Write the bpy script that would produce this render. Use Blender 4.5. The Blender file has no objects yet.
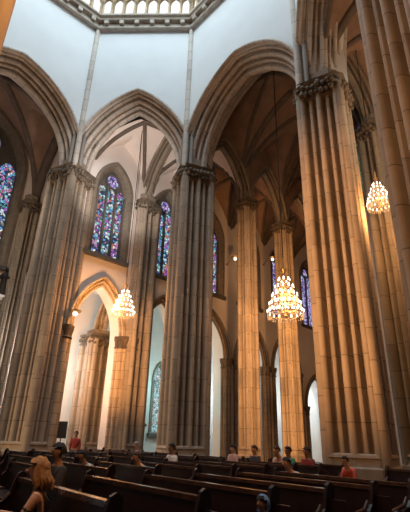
import bpy, bmesh, math, random
from mathutils import Vector, Matrix
random.seed(7)
PI = math.pi
scene = bpy.context.scene
COL = scene.collection

# ------------------------------------------------------------------ materials
def new_mat(name):
    m = bpy.data.materials.new(name); m.use_nodes = True
    nt = m.node_tree; b = nt.nodes['Principled BSDF']
    return m, nt, b

def simple(name, col, rough=.6, metal=0., emit=None, es=0., var=0.0, scale=6.):
    m, nt, b = new_mat(name)
    b.inputs['Base Color'].default_value = (*col, 1); b.inputs['Roughness'].default_value = rough
    b.inputs['Metallic'].default_value = metal
    if emit: b.inputs['Emission Color'].default_value = (*emit, 1); b.inputs['Emission Strength'].default_value = es
    if var:
        tc = nt.nodes.new('ShaderNodeTexCoord'); n = nt.nodes.new('ShaderNodeTexNoise'); n.inputs['Scale'].default_value = scale
        n.inputs['Detail'].default_value = 5
        r = nt.nodes.new('ShaderNodeValToRGB')
        r.color_ramp.elements[0].position = .3; r.color_ramp.elements[1].position = .7
        r.color_ramp.elements[0].color = (*[c*(1-var) for c in col], 1); r.color_ramp.elements[1].color = (*[min(1, c*(1+var)) for c in col], 1)
        nt.links.new(tc.outputs['Object'], n.inputs['Vector']); nt.links.new(n.outputs['Fac'], r.inputs['Fac'])
        nt.links.new(r.outputs['Color'], b.inputs['Base Color'])
    return m

def stone(name, col, joint=1.05, jw=.03, var=.22, rough=.75):
    """ashlar stone: UV.y runs along the shaft or arch (m), UV.x numbers the shaft"""
    m, nt, b = new_mat(name); N = nt.nodes; L = nt.links
    uv = N.new('ShaderNodeUVMap'); uv.uv_map = 'UVMap'
    sp = N.new('ShaderNodeSeparateXYZ'); L.new(uv.outputs['UV'], sp.inputs[0])
    dv = N.new('ShaderNodeMath'); dv.operation = 'DIVIDE'; dv.inputs[1].default_value = joint; L.new(sp.outputs['Y'], dv.inputs[0])
    fr = N.new('ShaderNodeMath'); fr.operation = 'FRACT'; L.new(dv.outputs[0], fr.inputs[0])
    fl = N.new('ShaderNodeMath'); fl.operation = 'FLOOR'; L.new(dv.outputs[0], fl.inputs[0])
    lt = N.new('ShaderNodeMath'); lt.operation = 'LESS_THAN'; lt.inputs[1].default_value = jw/joint; L.new(fr.outputs[0], lt.inputs[0])
    cx = N.new('ShaderNodeCombineXYZ')
    fx = N.new('ShaderNodeMath'); fx.operation = 'FLOOR'; L.new(sp.outputs['X'], fx.inputs[0])
    L.new(fx.outputs[0], cx.inputs[0]); L.new(fl.outputs[0], cx.inputs[1])
    wn = N.new('ShaderNodeTexWhiteNoise'); wn.noise_dimensions = '3D'; L.new(cx.outputs[0], wn.inputs['Vector'])
    tc = N.new('ShaderNodeTexCoord'); no = N.new('ShaderNodeTexNoise'); no.inputs['Scale'].default_value = 2.2; no.inputs['Detail'].default_value = 6
    L.new(tc.outputs['Object'], no.inputs['Vector'])
    ad = N.new('ShaderNodeMath'); ad.operation = 'MULTIPLY_ADD'; ad.inputs[1].default_value = .55
    L.new(wn.outputs['Value'], ad.inputs[0])
    mu = N.new('ShaderNodeMath'); mu.operation = 'MULTIPLY'; mu.inputs[1].default_value = .8; L.new(no.outputs['Fac'], mu.inputs[0])
    L.new(mu.outputs[0], ad.inputs[2])
    rp = N.new('ShaderNodeValToRGB'); L.new(ad.outputs[0], rp.inputs['Fac'])
    rp.color_ramp.elements[0].position = .2; rp.color_ramp.elements[1].position = .95
    rp.color_ramp.elements[0].color = (*[c*(1-var) for c in col], 1); rp.color_ramp.elements[1].color = (*[c*(1+var) for c in col], 1)
    mx = N.new('ShaderNodeMix'); mx.data_type = 'RGBA'
    L.new(lt.outputs[0], mx.inputs[0]); L.new(rp.outputs['Color'], mx.inputs[6]); mx.inputs[7].default_value = (*[c*.5 for c in col], 1)
    L.new(mx.outputs[2], b.inputs['Base Color']); b.inputs['Roughness'].default_value = rough
    bp = N.new('ShaderNodeBump'); bp.inputs['Strength'].default_value = .35; bp.inputs['Distance'].default_value = .03
    L.new(no.outputs['Fac'], bp.inputs['Height']); L.new(bp.outputs['Normal'], b.inputs['Normal'])
    return m

def stained(name, cols, strength, scale=5.):
    """leaded stained glass, lit from outside by the day"""
    m, nt, b = new_mat(name); N = nt.nodes; L = nt.links
    tc = N.new('ShaderNodeTexCoord')
    v = N.new('ShaderNodeTexVoronoi'); v.inputs['Scale'].default_value = scale; L.new(tc.outputs['Object'], v.inputs['Vector'])
    e = N.new('ShaderNodeTexVoronoi'); e.feature = 'DISTANCE_TO_EDGE'; e.inputs['Scale'].default_value = scale; L.new(tc.outputs['Object'], e.inputs['Vector'])
    sc = N.new('ShaderNodeSeparateColor'); L.new(v.outputs['Color'], sc.inputs[0])
    r = N.new('ShaderNodeValToRGB'); r.color_ramp.interpolation = 'CONSTANT'
    while len(r.color_ramp.elements) < len(cols): r.color_ramp.elements.new(.5)
    for i, c in enumerate(cols):
        r.color_ramp.elements[i].position = i/len(cols); r.color_ramp.elements[i].color = (*c, 1)
    L.new(sc.outputs[0], r.inputs['Fac'])
    lt = N.new('ShaderNodeMath'); lt.operation = 'GREATER_THAN'; lt.inputs[1].default_value = .055; L.new(e.outputs['Distance'], lt.inputs[0])
    mu = N.new('ShaderNodeMath'); mu.operation = 'MULTIPLY'; mu.inputs[1].default_value = strength; L.new(lt.outputs[0], mu.inputs[0])
    L.new(r.outputs['Color'], b.inputs['Emission Color']); L.new(mu.outputs[0], b.inputs['Emission Strength'])
    b.inputs['Base Color'].default_value = (.02, .02, .025, 1); b.inputs['Roughness'].default_value = .3
    return m

M = {}
M['stone'] = stone('pier_stone', (.30, .25, .195))
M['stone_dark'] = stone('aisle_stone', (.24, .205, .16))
M['arch'] = stone('arch_stone', (.50, .46, .41), joint=.8, jw=.03)
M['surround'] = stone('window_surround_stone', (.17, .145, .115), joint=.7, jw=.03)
M['low_stone'] = stone('shaded_low_arch_stone', (.15, .12, .095), joint=.5, jw=.03)  # darkened copy: shade of the farther low arches put into the colour
M['arch_warm'] = stone('lit_arch_stone', (.42, .33, .23), joint=.5, jw=.03)  # lit copy: lamp warmth put into the colour of the first arch
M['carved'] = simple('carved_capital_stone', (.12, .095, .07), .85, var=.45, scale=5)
M['cornice'] = simple('cornice_stone', (.42, .37, .31), .8, var=.2, scale=3)
M['gold_stone'] = simple('gallery_stone', (.42, .31, .18), .8, var=.35, scale=3)
M['white'] = simple('white_plaster', (.76, .80, .815), .85, var=.03, scale=.7)
M['cream'] = simple('cream_plaster', (.74, .68, .64), .85, var=.05, scale=.7)
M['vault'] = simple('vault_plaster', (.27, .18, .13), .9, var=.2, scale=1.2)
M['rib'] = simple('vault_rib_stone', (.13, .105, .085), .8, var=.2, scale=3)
M['floor'] = simple('floor_stone', (.07, .045, .045), .45, var=.25, scale=1.5)
M['wood'] = simple('dark_pew_wood', (.014, .006, .0075), .36, var=.3, scale=7)
M['wood_edge'] = simple('glint_pew_rail', (.075, .045, .038), .25, var=.3, scale=9)  # lighter brown stands in for the glint on rails and armrests
M['iron'] = simple('dark_iron', (.03, .027, .025), .5, .6)
M['brass'] = simple('brass', (.55, .38, .18), .35, .8)
M['crystal'] = simple('crystal_strands', (.85, .82, .76), .15)
M['crystal'].node_tree.nodes['Principled BSDF'].inputs['Transmission Weight'].default_value = .35
M['bulb'] = simple('lamp_bulb', (1, .9, .75), .4, emit=(1, .88, .76), es=5)
M['bulb_small'] = simple('sconce_globe', (1, .95, .9), .4, emit=(1, .9, .78), es=1.8)
M['lead'] = simple('window_stone_tracery', (.10, .095, .085), .8, var=.2)
M['glass_a'] = stained('stained_glass_blue', [(.12, .35, .7), (.6, .8, .85), (.4, .12, .5), (.04, .08, .2), (.3, .65, .7), (.6, .25, .5), (.08, .35, .35), (.85, .85, .8), (.05, .04, .12), (.03, .04, .06), (.55, .2, .12)], .95, 6.5)
M['glass_p'] = stained('stained_glass_violet', [(.3, .18, .65), (.65, .4, .8), (.05, .05, .18), (.5, .7, .85), (.04, .03, .08), (.2, .2, .6), (.8, .7, .9)], 1.0, 7)
M['glass_g'] = stained('stained_glass_green', [(.05, .10, .05), (.10, .16, .08), (.18, .22, .10), (.04, .08, .05), (.14, .13, .08)], .7, 3)
M['glass_t'] = stained('stained_glass_teal', [(.3, .6, .62), (.5, .75, .78), (.12, .3, .32), (.6, .5, .4), (.75, .85, .85)], .9, 8)
M['glass_w'] = simple('pale_daylit_glass', (.5, .55, .58), .3, emit=(.62, .74, .78), es=.75)
M['panel'] = simple('notice_panel', (.06, .05, .05), .5)

# ------------------------------------------------------------------ mesh helpers
def link(name, me, mats, parent=None):
    o = bpy.data.objects.new(name, me); COL.objects.link(o)
    if not isinstance(mats, (list, tuple)): mats = [mats]
    for m in mats: me.materials.append(m)
    if parent: o.parent = parent
    return o

def bm_obj(name, bm, mats, parent=None, smooth=None):
    me = bpy.data.meshes.new(name)
    bmesh.ops.recalc_face_normals(bm, faces=bm.faces)
    bm.to_mesh(me); bm.free()
    if smooth is not None:
        me.polygons.foreach_set('use_smooth', [True]*len(me.polygons)); me.set_sharp_from_angle(angle=math.radians(smooth))
    return link(name, me, mats, parent)

def empty(name, loc=(0, 0, 0), rz=0):
    o = bpy.data.objects.new(name, None); COL.objects.link(o); o.location = loc; o.rotation_euler = (0, 0, rz)
    o.empty_display_size = .3
    return o

def tag(o, label=None, cat=None, group=None, kind=None):
    if label: o['label'] = label
    if cat: o['category'] = cat
    if group: o['group'] = group
    if kind: o['kind'] = kind
    return o

def copy_tree(o, parent=None):
    c = o.copy(); COL.objects.link(c)
    if parent: c.parent = parent
    for ch in list(o.children): copy_tree(ch, c)
    return c

def add_box(bm, c, size, mat=None, rz=0.):
    M4 = Matrix.Translation(c) @ Matrix.Rotation(rz, 4, 'Z') @ Matrix.Diagonal((*size, 1))
    r = bmesh.ops.create_cube(bm, size=1, matrix=M4)
    return r['verts']

def add_poly_prism(bm, pts, thick, frame):
    """pts 2D in (s,z), extruded along depth d from thick[0] to thick[1]; frame(s,d,z)->Vector"""
    a = [bm.verts.new(frame(s, thick[0], z)) for s, z in pts]; b = [bm.verts.new(frame(s, thick[1], z)) for s, z in pts]
    bm.faces.new(a); bm.faces.new(b[::-1]); n = len(pts)
    for i in range(n): bm.faces.new((a[i], b[i], b[(i+1) % n], a[(i+1) % n]))

def add_tube(bm, pts, r, seg=8, cap=True):
    rings = []; n = len(pts); pts = [Vector(p) for p in pts]
    rr = r if isinstance(r, (list, tuple)) else [r]*n
    for i, p in enumerate(pts):
        t = (pts[min(i+1, n-1)] - pts[max(i-1, 0)]).normalized()
        a = t.orthogonal().normalized() if abs(t.z) > .99 else t.cross(Vector((0, 0, 1))).normalized()
        b = t.cross(a)
        rings.append([bm.verts.new(p + (a*math.cos(2*PI*k/seg) + b*math.sin(2*PI*k/seg))*rr[i]) for k in range(seg)])
    for i in range(n-1):
        for k in range(seg): bm.faces.new((rings[i][k], rings[i][(k+1) % seg], rings[i+1][(k+1) % seg], rings[i+1][k]))
    if cap: bm.faces.new(rings[0][::-1]); bm.faces.new(rings[-1])

def add_lathe(bm, prof, seg=16, c=(0, 0, 0)):
    c = Vector(c); rings = []
    for r, z in prof:
        rings.append([bm.verts.new(c + Vector((r*math.cos(2*PI*k/seg), r*math.sin(2*PI*k/seg), z))) for k in range(seg)])
    for i in range(len(prof)-1):
        for k in range(seg): bm.faces.new((rings[i][k], rings[i][(k+1) % seg], rings[i+1][(k+1) % seg], rings[i+1][k]))
    bm.faces.new(rings[0][::-1]); bm.faces.new(rings[-1])

def add_ball(bm, c, r, u=8, v=6, scale=(1, 1, 1), rot=None):
    M4 = Matrix.Translation(c) @ (rot.to_4x4() if rot else Matrix()) @ Matrix.Diagonal((*scale, 1))
    bmesh.ops.create_uvsphere(bm, u_segments=u, v_segments=v, radius=r, matrix=M4)

def FR(origin, az):
    """wall frame: s along azimuth az (deg from +Y clockwise), d to the left of it, z up"""
    a = math.radians(az); u = Vector((math.sin(a), math.cos(a), 0)); w = Vector((-math.cos(a), math.sin(a), 0)); o = Vector((origin[0], origin[1], 0))
    return lambda s, d, z: o + u*s + w*d + Vector((0, 0, z))

# --------------------------------------------------- clustered shafts: one roll pattern for piers and arches
def roll_line(n_pairs):
    """samples (t 0..1, offset in units of the line length) of alternating big and small rolls with hollows"""
    out = []; ks = []
    x = 0.; widths = []
    for i in range(n_pairs):
        widths += [('B', 1.0), ('S', .62)]
    widths.append(('B', 1.0))
    gap = .62; tot = sum(w for _, w in widths) + gap*(len(widths)-1)
    pos = 0
    for i, (k, w) in enumerate(widths):
        n = 7 if k == 'B' else 5
        for j in range(n):
            a = PI*j/(n-1)
            lift = (.5*w*math.sin(a)*(1.15 if k == 'B' else 1.0) + (.12 if k == 'B' else 0))
            out.append(((pos + w/2 - w/2*math.cos(a))/tot, lift/tot)); ks.append(i)
        pos += w
        if i < len(widths)-1:
            out.append(((pos + gap*.22)/tot, -1.25/tot)); ks.append(i); out.append(((pos + gap*.78)/tot, -1.25/tot)); ks.append(i)
            pos += gap
    return out, ks

def pier_section(q, pairs, rot):
    """diamond plan, half diagonal q, first corner pointing along angle rot"""
    line, ks = roll_line(pairs); pts = []; ids = []
    cor = [Vector((math.cos(rot+k*PI/2), math.sin(rot+k*PI/2)))*q for k in range(4)]
    for k in range(4):
        a, b = cor[k], cor[(k+1) % 4]; L = (b-a).length; d = (b-a)/L; nrm = Vector((d.y, -d.x))
        if nrm.dot(a+b) < 0: nrm = -nrm
        # pull in so the rolls stay within the half diagonal
        m = .055
        for (t, o), kk in zip(line, ks):
            tt = m + t*(1-2*m)
            pts.append(a + (b-a)*tt + nrm*(o*L*.92 - .05*L)); ids.append(k*20+kk)
    return pts, ids

def extrude_section(pts, ids, z0, z1, scale_pts=None):
    bm = bmesh.new(); uvl = bm.loops.layers.uv.new('UVMap'); n = len(pts)
    lo = [bm.verts.new((p.x, p.y, z0)) for p in pts]; hi = [bm.verts.new((p.x, p.y, z1)) for p in pts]
    for i in range(n):
        j = (i+1) % n
        f = bm.faces.new((lo[i], lo[j], hi[j], hi[i]))
        for l, (u, v) in zip(f.loops, ((ids[i]+.3, z0), (ids[i]+.6, z0), (ids[i]+.6, z1), (ids[i]+.3, z1))): l[uvl].uv = (u, v)
    for ring, z in ((lo[::-1], z0), (hi, z1)):
        f = bm.faces.new(ring)
        for l in f.loops: l[uvl].uv = (.5, z+.3)
    return bm

def outline(q, rot, grow, chamfer=.16):
    """diamond outline with cut corners, grown outwards"""
    pts = []
    for k in range(4):
        a = rot+k*PI/2; c = Vector((math.cos(a), math.sin(a))); t = Vector((-c.y, c.x)); Q = q+grow*1.25
        pts += [c*(Q-chamfer*q) - t*chamfer*q, c*(Q-chamfer*q) + t*chamfer*q]
    return pts

def ring_prism(bm, levels):
    rings = [[bm.verts.new((p.x, p.y, z)) for p in pts] for pts, z in levels]; n = len(rings[0])
    for a, b in zip(rings, rings[1:]):
        for i in range(n): bm.faces.new((a[i], a[(i+1) % n], b[(i+1) % n], b[i]))
    bm.faces.new(rings[0][::-1]); bm.faces.new(rings[-1])

def capital_mesh(q, rot, zc, h, seedv=0):
    rnd = random.Random(seedv); bm = bmesh.new()
    ring_prism(bm, [(outline(q, rot, -.02), zc-h*.5), (outline(q, rot, .06), zc-h*.44), (outline(q, rot, .02), zc-h*.38),
                    (outline(q, rot, .10), zc+h*.30), (outline(q, rot, .16), zc+h*.36), (outline(q, rot, .20), zc+h*.5)])
    ol = outline(q, rot, .08); n = len(ol)
    per = [(ol[(i+1) % n]-ol[i]).length for i in range(n)]; tot = sum(per)
    step = h*.22; cnt = int(tot/step)
    for row, (zz, out, rad) in enumerate(((-.22, .03, .145), (.10, .10, .15))):
        for k in range(cnt):
            t = (k+.5*row)*tot/cnt; i = 0
            while t > per[i] and i < n-1: t -= per[i]; i += 1
            d = (ol[(i+1) % n]-ol[i]).normalized(); nr = Vector((d.y, -d.x)); p = ol[i]+d*t
            if nr.dot(p) < 0: nr = -nr
            p = p + nr*out*h*(1+rnd.uniform(-.3, .35)); r = rad*h*rnd.uniform(.75, 1.0)
            add_ball(bm, (p.x, p.y, zc+h*(zz+rnd.uniform(-.06, .06))), r, 6, 5, (1, 1, rnd.uniform(.8, 1.5)))
    return bm

def make_pier(name, c, q, look, label, cat='pillar', pairs=2, zcap=15.9, hcap=1.0, mat='stone', plinth=True, top=None, seedv=0, group=None, corner_roll=True, ext=.6):
    """look: world point the first corner faces"""
    root = empty(name, (c[0], c[1], 0)); tag(root, label, cat, group)
    rot = math.atan2(look[1]-c[1], look[0]-c[0])
    pts, ids = pier_section(q, pairs, rot)
    bm = extrude_section(pts, ids, 0.0, zcap+.1)
    if corner_roll:
        uvl = bm.loops.layers.uv.active
        for k in range(4):
            a = rot+k*PI/2; cc = Vector((math.cos(a), math.sin(a)))*(q-.115*q); r = .135*q; sg = 10
            lo = [bm.verts.new((cc.x+r*math.cos(2*PI*i/sg), cc.y+r*math.sin(2*PI*i/sg), 0)) for i in range(sg)]
            hi = [bm.verts.new((v.co.x, v.co.y, zcap+.1)) for v in lo]
            for i in range(sg):
                f = bm.faces.new((lo[i], lo[(i+1) % sg], hi[(i+1) % sg], hi[i]))
                for l, v in zip(f.loops, (0, 0, zcap, zcap)): l[uvl].uv = (90+k+.5, v+.25)
    bm_obj('shaft', bm, M[mat], root, 40)
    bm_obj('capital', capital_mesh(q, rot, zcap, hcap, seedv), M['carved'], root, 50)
    if plinth:
        bm = bmesh.new()
        ring_prism(bm, [(outline(q, rot, .15), 0), (outline(q, rot, .15), .80), (outline(q, rot, .09), .86), (outline(q, rot, .07), 1.06), (outline(q, rot, .11), 1.10), (outline(q, rot, .09), 1.18), (outline(q, rot, .0), 1.22)])
        bm_obj('plinth', bm, M[mat+'_plain'], root, 30)
    # impost block hidden between the arches that spring from the capital
    bm = bmesh.new(); ring_prism(bm, [(outline(q, rot, -.15), zcap+hcap*.45), (outline(q, rot, -.15), zcap+hcap*.5+ext)])
    bm_obj('impost', bm, M[mat+'_plain'], root)
    return root

M['stone_plain'] = simple('pier_base_stone', (.28, .23, .18), .8, var=.2, scale=3)
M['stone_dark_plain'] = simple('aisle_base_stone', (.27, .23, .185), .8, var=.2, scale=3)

# ------------------------------------------------------------------ pointed arches
def arc_z(s, a, h):
    """height above the springing of a pointed arch of half span a and rise h"""
    s = abs(s)
    if s >= a: return 0.
    R = (a*a+h*h)/(2*a); return math.sqrt(max(0, R*R-(s+R-a)**2))

def arch_bm(frame, a, h, zs, width, depth, pairs=2, N=18, flat_back=False, mid=0.):
    """moulded arch: orders step inwards from the front outer edge to the soffit and out again behind"""
    R = (a*a+h*h)/(2*a); line, ks = roll_line(pairs); prof = []
    L = math.hypot(width, depth)
    for (t, o), k in zip(line, ks):
        prof.append((width*t - o*L*depth/L*.9 + .04*L*depth/L if False else width*t, -depth*(1-t), o, k))
    full = []
    nx, nd = depth/L, -0  # placeholder
    # outward (towards opening and viewer) normal of the splay
    nr, ndp = depth/L, width/L
    for t, d, o, k in prof: full.append((t + o*L*.9*nr - .05*L*nr, d - o*L*.9*ndp + .05*L*ndp, k))
    if not flat_back:
        for t, d, o, k in prof[::-1]: full.append((t + o*L*.9*nr - .05*L*nr, -d + o*L*.9*ndp - .05*L*ndp, 30+k))
    bm = bmesh.new(); uvl = bm.loops.layers.uv.new('UVMap')
    cen = R-a
    grid = []
    for side in (-1, 1):
        g = []
        for i in range(N+1):
            row = []
            for (ri, d, k) in full:
                Rr = R-ri
                phm = math.acos(max(-1, min(1, cen/Rr))); ph = phm*i/N
                s = side*(Rr*math.cos(ph)-cen); z = zs+Rr*math.sin(ph)
                row.append(bm.verts.new(frame(s+mid, d, z)))
            g.append(row)
        grid.append(g)
    ln = R*math.acos(cen/R)
    for sd, g in enumerate(grid):
        for i in range(N):
            for j in range(len(full)-1):
                f = bm.faces.new((g[i][j], g[i][j+1], g[i+1][j+1], g[i+1][j]))
                k = full[j][2]+.5; v0 = ln*i/N; v1 = ln*(i+1)/N
                for l, v in zip(f.loops, (v0, v0, v1, v1)): l[uvl].uv = (k, v+.2)
    bmesh.ops.remove_doubles(bm, verts=bm.verts, dist=.0005)
    return bm

def spandrel_bm(frame, s0, s1, openings, z0, z1, d0, d1, N=14, topfn=None):
    """solid wall from s0 to s1 and z0 to z1 with openings (centre, half width, sill, spring, rise)"""
    S = {s0, s1}
    for (c, a, zl, zs, h) in openings:
        for i in range(N+1): S.add(c - a*math.cos(PI*i/N))
        S.add(c)
    if topfn:
        for i in range(25): S.add(s0+(s1-s0)*i/24)
    S = sorted(x for x in S if s0-1e-6 <= x <= s1+1e-6); T = [S[0]]
    for x in S[1:]:
        if x-T[-1] > 1e-4: T.append(x)
    bm = bmesh.new()
    def quad(p): bm.faces.new([bm.verts.new(q) for q in p])
    for sa, sb in zip(T, T[1:]):
        mid = (sa+sb)/2; act = []
        for (c, a, zl, zs, h) in openings:
            if abs(mid-c) < a: act.append((zl, zs+arc_z(sa-c, a, h), zs+arc_z(sb-c, a, h)))
        act.sort(); la = lb = z0; ivs = []
        for zl, ta, tb in act:
            if zl > la+1e-4: ivs.append((la, lb, zl, zl))
            la, lb = ta, tb
        ua = topfn(sa) if topfn else z1; ub = topfn(sb) if topfn else z1
        ivs.append((la, lb, max(ua, la), max(ub, lb)))
        for (ba, bb, ta, tb) in ivs:
            F = [frame(sa, d0, ba), frame(sb, d0, bb), frame(sb, d0, tb), frame(sa, d0, ta)]
            B = [frame(sa, d1, ba), frame(sb, d1, bb), frame(sb, d1, tb), frame(sa, d1, ta)]
            quad(F); quad(B[::-1]); quad([F[0], B[0], B[1], F[1]]); quad([F[3], F[2], B[2], B[3]])
    for (c, a, zl, zs, h) in openings:
        for sg in (-1, 1):
            s = c+sg*a
            if s0-1e-6 <= s <= s1+1e-6 and zs > zl: quad([frame(s, d0, zl), frame(s, d1, zl), frame(s, d1, zs), frame(s, d0, zs)])
    for s in (s0, s1):
        t = topfn(s) if topfn else z1
        quad([frame(s, d0, z0), frame(s, d1, z0), frame(s, d1, t), frame(s, d0, t)])
    return bm

def make_arch(name, p, q, halfin, rise, zs, depth, width, label, mat='arch', wall=None, cat='arch', pairs=2, cut=(), wallmat='white', wd=None, inset=.0):
    """arch between plan points p and q; interior of the viewer's side is d<0"""
    p = Vector((p[0], p[1])); q2 = Vector((q[0], q[1])); dv = q2-p; az = math.degrees(math.atan2(dv.x, dv.y)); mid = (p+q2)/2
    fr = FR(mid, az); a = dv.length/2-inset
    bm = arch_bm(fr, a, rise, zs, width, depth, pairs)
    for co, no in cut: bmesh.ops.bisect_plane(bm, geom=bm.verts[:]+bm.edges[:]+bm.faces[:], plane_co=co, plane_no=no, clear_outer=True)
    o = bm_obj(name, bm, M[mat], None, 40); tag(o, label, cat)
    return o, fr, a

# ------------------------------------------------------------------ plan
O = (-4.95, 12.7)
A = (-8.35, 22.6); C = (-.82, 22.3); E = (5.25, 15.3); F = (5.27, 7.9); H = (-15.1, 16.3)
B = (-4.28, 26.15); D = (2.68, 25.05); G = (5.68, 28.3); K = (8.45, 17.55); L_ = (-12.35, 26.3)
NEAR = (-3.62, 3.26)
ZS = 16.35; ZTOP = 27.6

piers = [
 ('clustered_pier', A, 1.36, 2, 'massive clustered stone pier at left, just left of the low amber arch'),
 ('clustered_pier', C, 1.36, 2, 'central clustered stone pier with carved capital between the two tallest front arches'),
 ('clustered_pier', E, 1.36, 2, 'huge amber-lit clustered pier right of the large chandelier, carved capital near its top'),
 ('clustered_pier', F, 1.22, 2, 'nearest thick-shafted stone pier running off the right edge of the view'),
 ('clustered_pier', H, 1.36, 2, 'clustered stone pier beyond the left edge carrying the far side of the left arch'),
 ('clustered_pier', NEAR, 1.30, 2, 'very near orange-lit pier whose edge shows in the top left corner'),
]
for i, (nm, c, q, pr, lb) in enumerate(piers):
    make_pier(nm, c, q, O, lb, pairs=pr, seedv=i)
make_pier('clustered_pier', B, 1.12, (-4.0, 10), 'orange-lit clustered pier behind the smaller chandelier, left of the central pier', pairs=1, mat='stone', seedv=11, hcap=.85)
make_pier('slender_pier', D, .62, (1.5, 10), 'slender tall amber pier right of the central pier, capital against the dark vault', pairs=1, mat='stone', seedv=12, hcap=.85)
make_pier('slender_pier', G, .66, (3, 10), 'slender amber pier rising directly behind the large chandelier', pairs=1, mat='stone', seedv=13, hcap=.85)
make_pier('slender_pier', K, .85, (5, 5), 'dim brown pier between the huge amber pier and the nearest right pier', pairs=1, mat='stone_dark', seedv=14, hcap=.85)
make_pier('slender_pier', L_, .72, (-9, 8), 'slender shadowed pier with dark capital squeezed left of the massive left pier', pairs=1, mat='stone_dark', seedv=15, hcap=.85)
u46 = Vector((math.sin(math.radians(46)), math.cos(math.radians(46))))
vm44 = Vector((math.sin(math.radians(-44)), math.cos(math.radians(-44))))
def off(p, a=0, b=0): return (p[0]+u46.x*a+vm44.x*b, p[1]+u46.y*a+vm44.y*b)
G2 = off(G, 4.5); K2 = off(K, 4.5)
make_pier('slender_pier', G2, .62, (3, 10), 'farthest slender pier of the row behind the large chandelier', pairs=1, mat='stone', seedv=16, hcap=.85)
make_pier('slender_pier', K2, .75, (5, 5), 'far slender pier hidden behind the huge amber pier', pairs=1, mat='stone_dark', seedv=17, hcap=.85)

# octagon inner corners (front face lines meet)
def corner(prev, p, nxt, depth):
    P = Vector(p); a = (P-Vector(prev)).normalized(); b = (Vector(nxt)-P).normalized()
    na = Vector((a.y, -a.x)); nb = Vector((b.y, -b.x))      # to the right: into the crossing
    h = (na+nb).normalized(); return P + h*depth/h.dot(na)
oct_pts = [H, A, C, E, F]
Z_ = (F[0]-6.6, F[1]-6.6); Y_ = (H[0]+.3, H[1]-7.6)
seq = [Y_, H, A, C, E, F, Z_]
def loopline(depth): return [corner(seq[i-1], seq[i], seq[i+1], depth) for i in range(1, 6)]

# --- the crossing: big arches with the white drum wall above
DEP = 1.25
sides = [(H, A, 5.75, 'tall pointed arch with many roll mouldings at upper left, over the left vault'),
         (A, C, 5.95, 'narrow pointed arch in the middle-left under the cornice, framing the stained window'),
         (C, E, 5.75, 'widest tall pointed arch right of centre opening onto the dark vault'),
         (E, F, 6.4, 'pointed arch rising steeply out of view above the huge amber pier')]
wall_names = ['wall_left', 'wall_back', 'wall_diagonal', 'wall_right']
for (p, q, rise, lb), wn in zip(sides, wall_names):
    cuts = []; mid_ = (Vector(p)+Vector(q))/2
    for e_ in (p, q):
        ix = oct_pts.index(e_); cdir = (loopline(1.0)[ix]-Vector(e_)).normalized(); no = Vector((cdir.y, -cdir.x))
        if no.dot(mid_-Vector(e_)) > 0: no = -no
        cuts.append(((e_[0], e_[1], 0), (no.x, no.y, 0)))
    o, fr, a = make_arch('moulded_arch', p, q, None, rise, ZS, DEP, (.92 if p == H else .6 if p == E else 1.02), lb, cut=cuts)
    bm = spandrel_bm(fr, -a+.46, a-.46, [(0, a-.06, ZS, ZS, rise-.06)], ZS, ZTOP, -DEP+.16, DEP-.16)
    w = bm_obj(wn, bm, M['white']); tag(w, kind='structure')

# wall ribs at each corner of the drum
for i, lb in zip((1, 2, 3), ('thin stone rib on the white wall above the massive left pier', 'thin stone rib on the white wall above the central pier', 'thin stone rib on the white wall above the huge amber pier')):
    c = loopline(DEP-.10)[i]; bm = bmesh.new()
    uvl = bm.loops.layers.uv.new('UVMap')
    r = .17; sg = 10; lo = [bm.verts.new((c.x+r*math.cos(2*PI*k/sg), c.y+r*math.sin(2*PI*k/sg), ZS-.1)) for k in range(sg)]; hi = [bm.verts.new((v.co.x, v.co.y, ZTOP+.1)) for v in lo]
    for k in range(sg):
        f = bm.faces.new((lo[k], lo[(k+1) % sg], hi[(k+1) % sg], hi[k]))
        for l, v in zip(f.loops, (0, 0, 11, 11)): l[uvl].uv = (.5, v)
    bm.faces.new(lo[::-1]); bm.faces.new(hi)
    pc = Vector(oct_pts[i]); dd_ = (c-pc).normalized(); sd_ = Vector((-dd_.y, dd_.x)); fdn = lambda a_, b_, z_: Vector((c.x+dd_.x*a_+sd_.x*b_, c.y+dd_.y*a_+sd_.y*b_, z_))
    add_poly_prism(bm, [(.10, ZS-.1), (-.75, ZS-.1), (-.75, ZS+3.2), (-.1, ZS+3.2)], (-.15, .15), lambda s_, d_, z_: fdn(s_, d_, z_))
    for sgn in (-1, 1): add_tube(bm, [fdn(-.22, sgn*.30, ZS-.1), fdn(-.22, sgn*.30, ZS+2.0), fdn(-.25, sgn*.24, ZS+3.1)], [.13, .13, .05], 8)
    o = bm_obj('wall_rib', bm, M['arch'], None, 50); tag(o, lb, 'rib')

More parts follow.
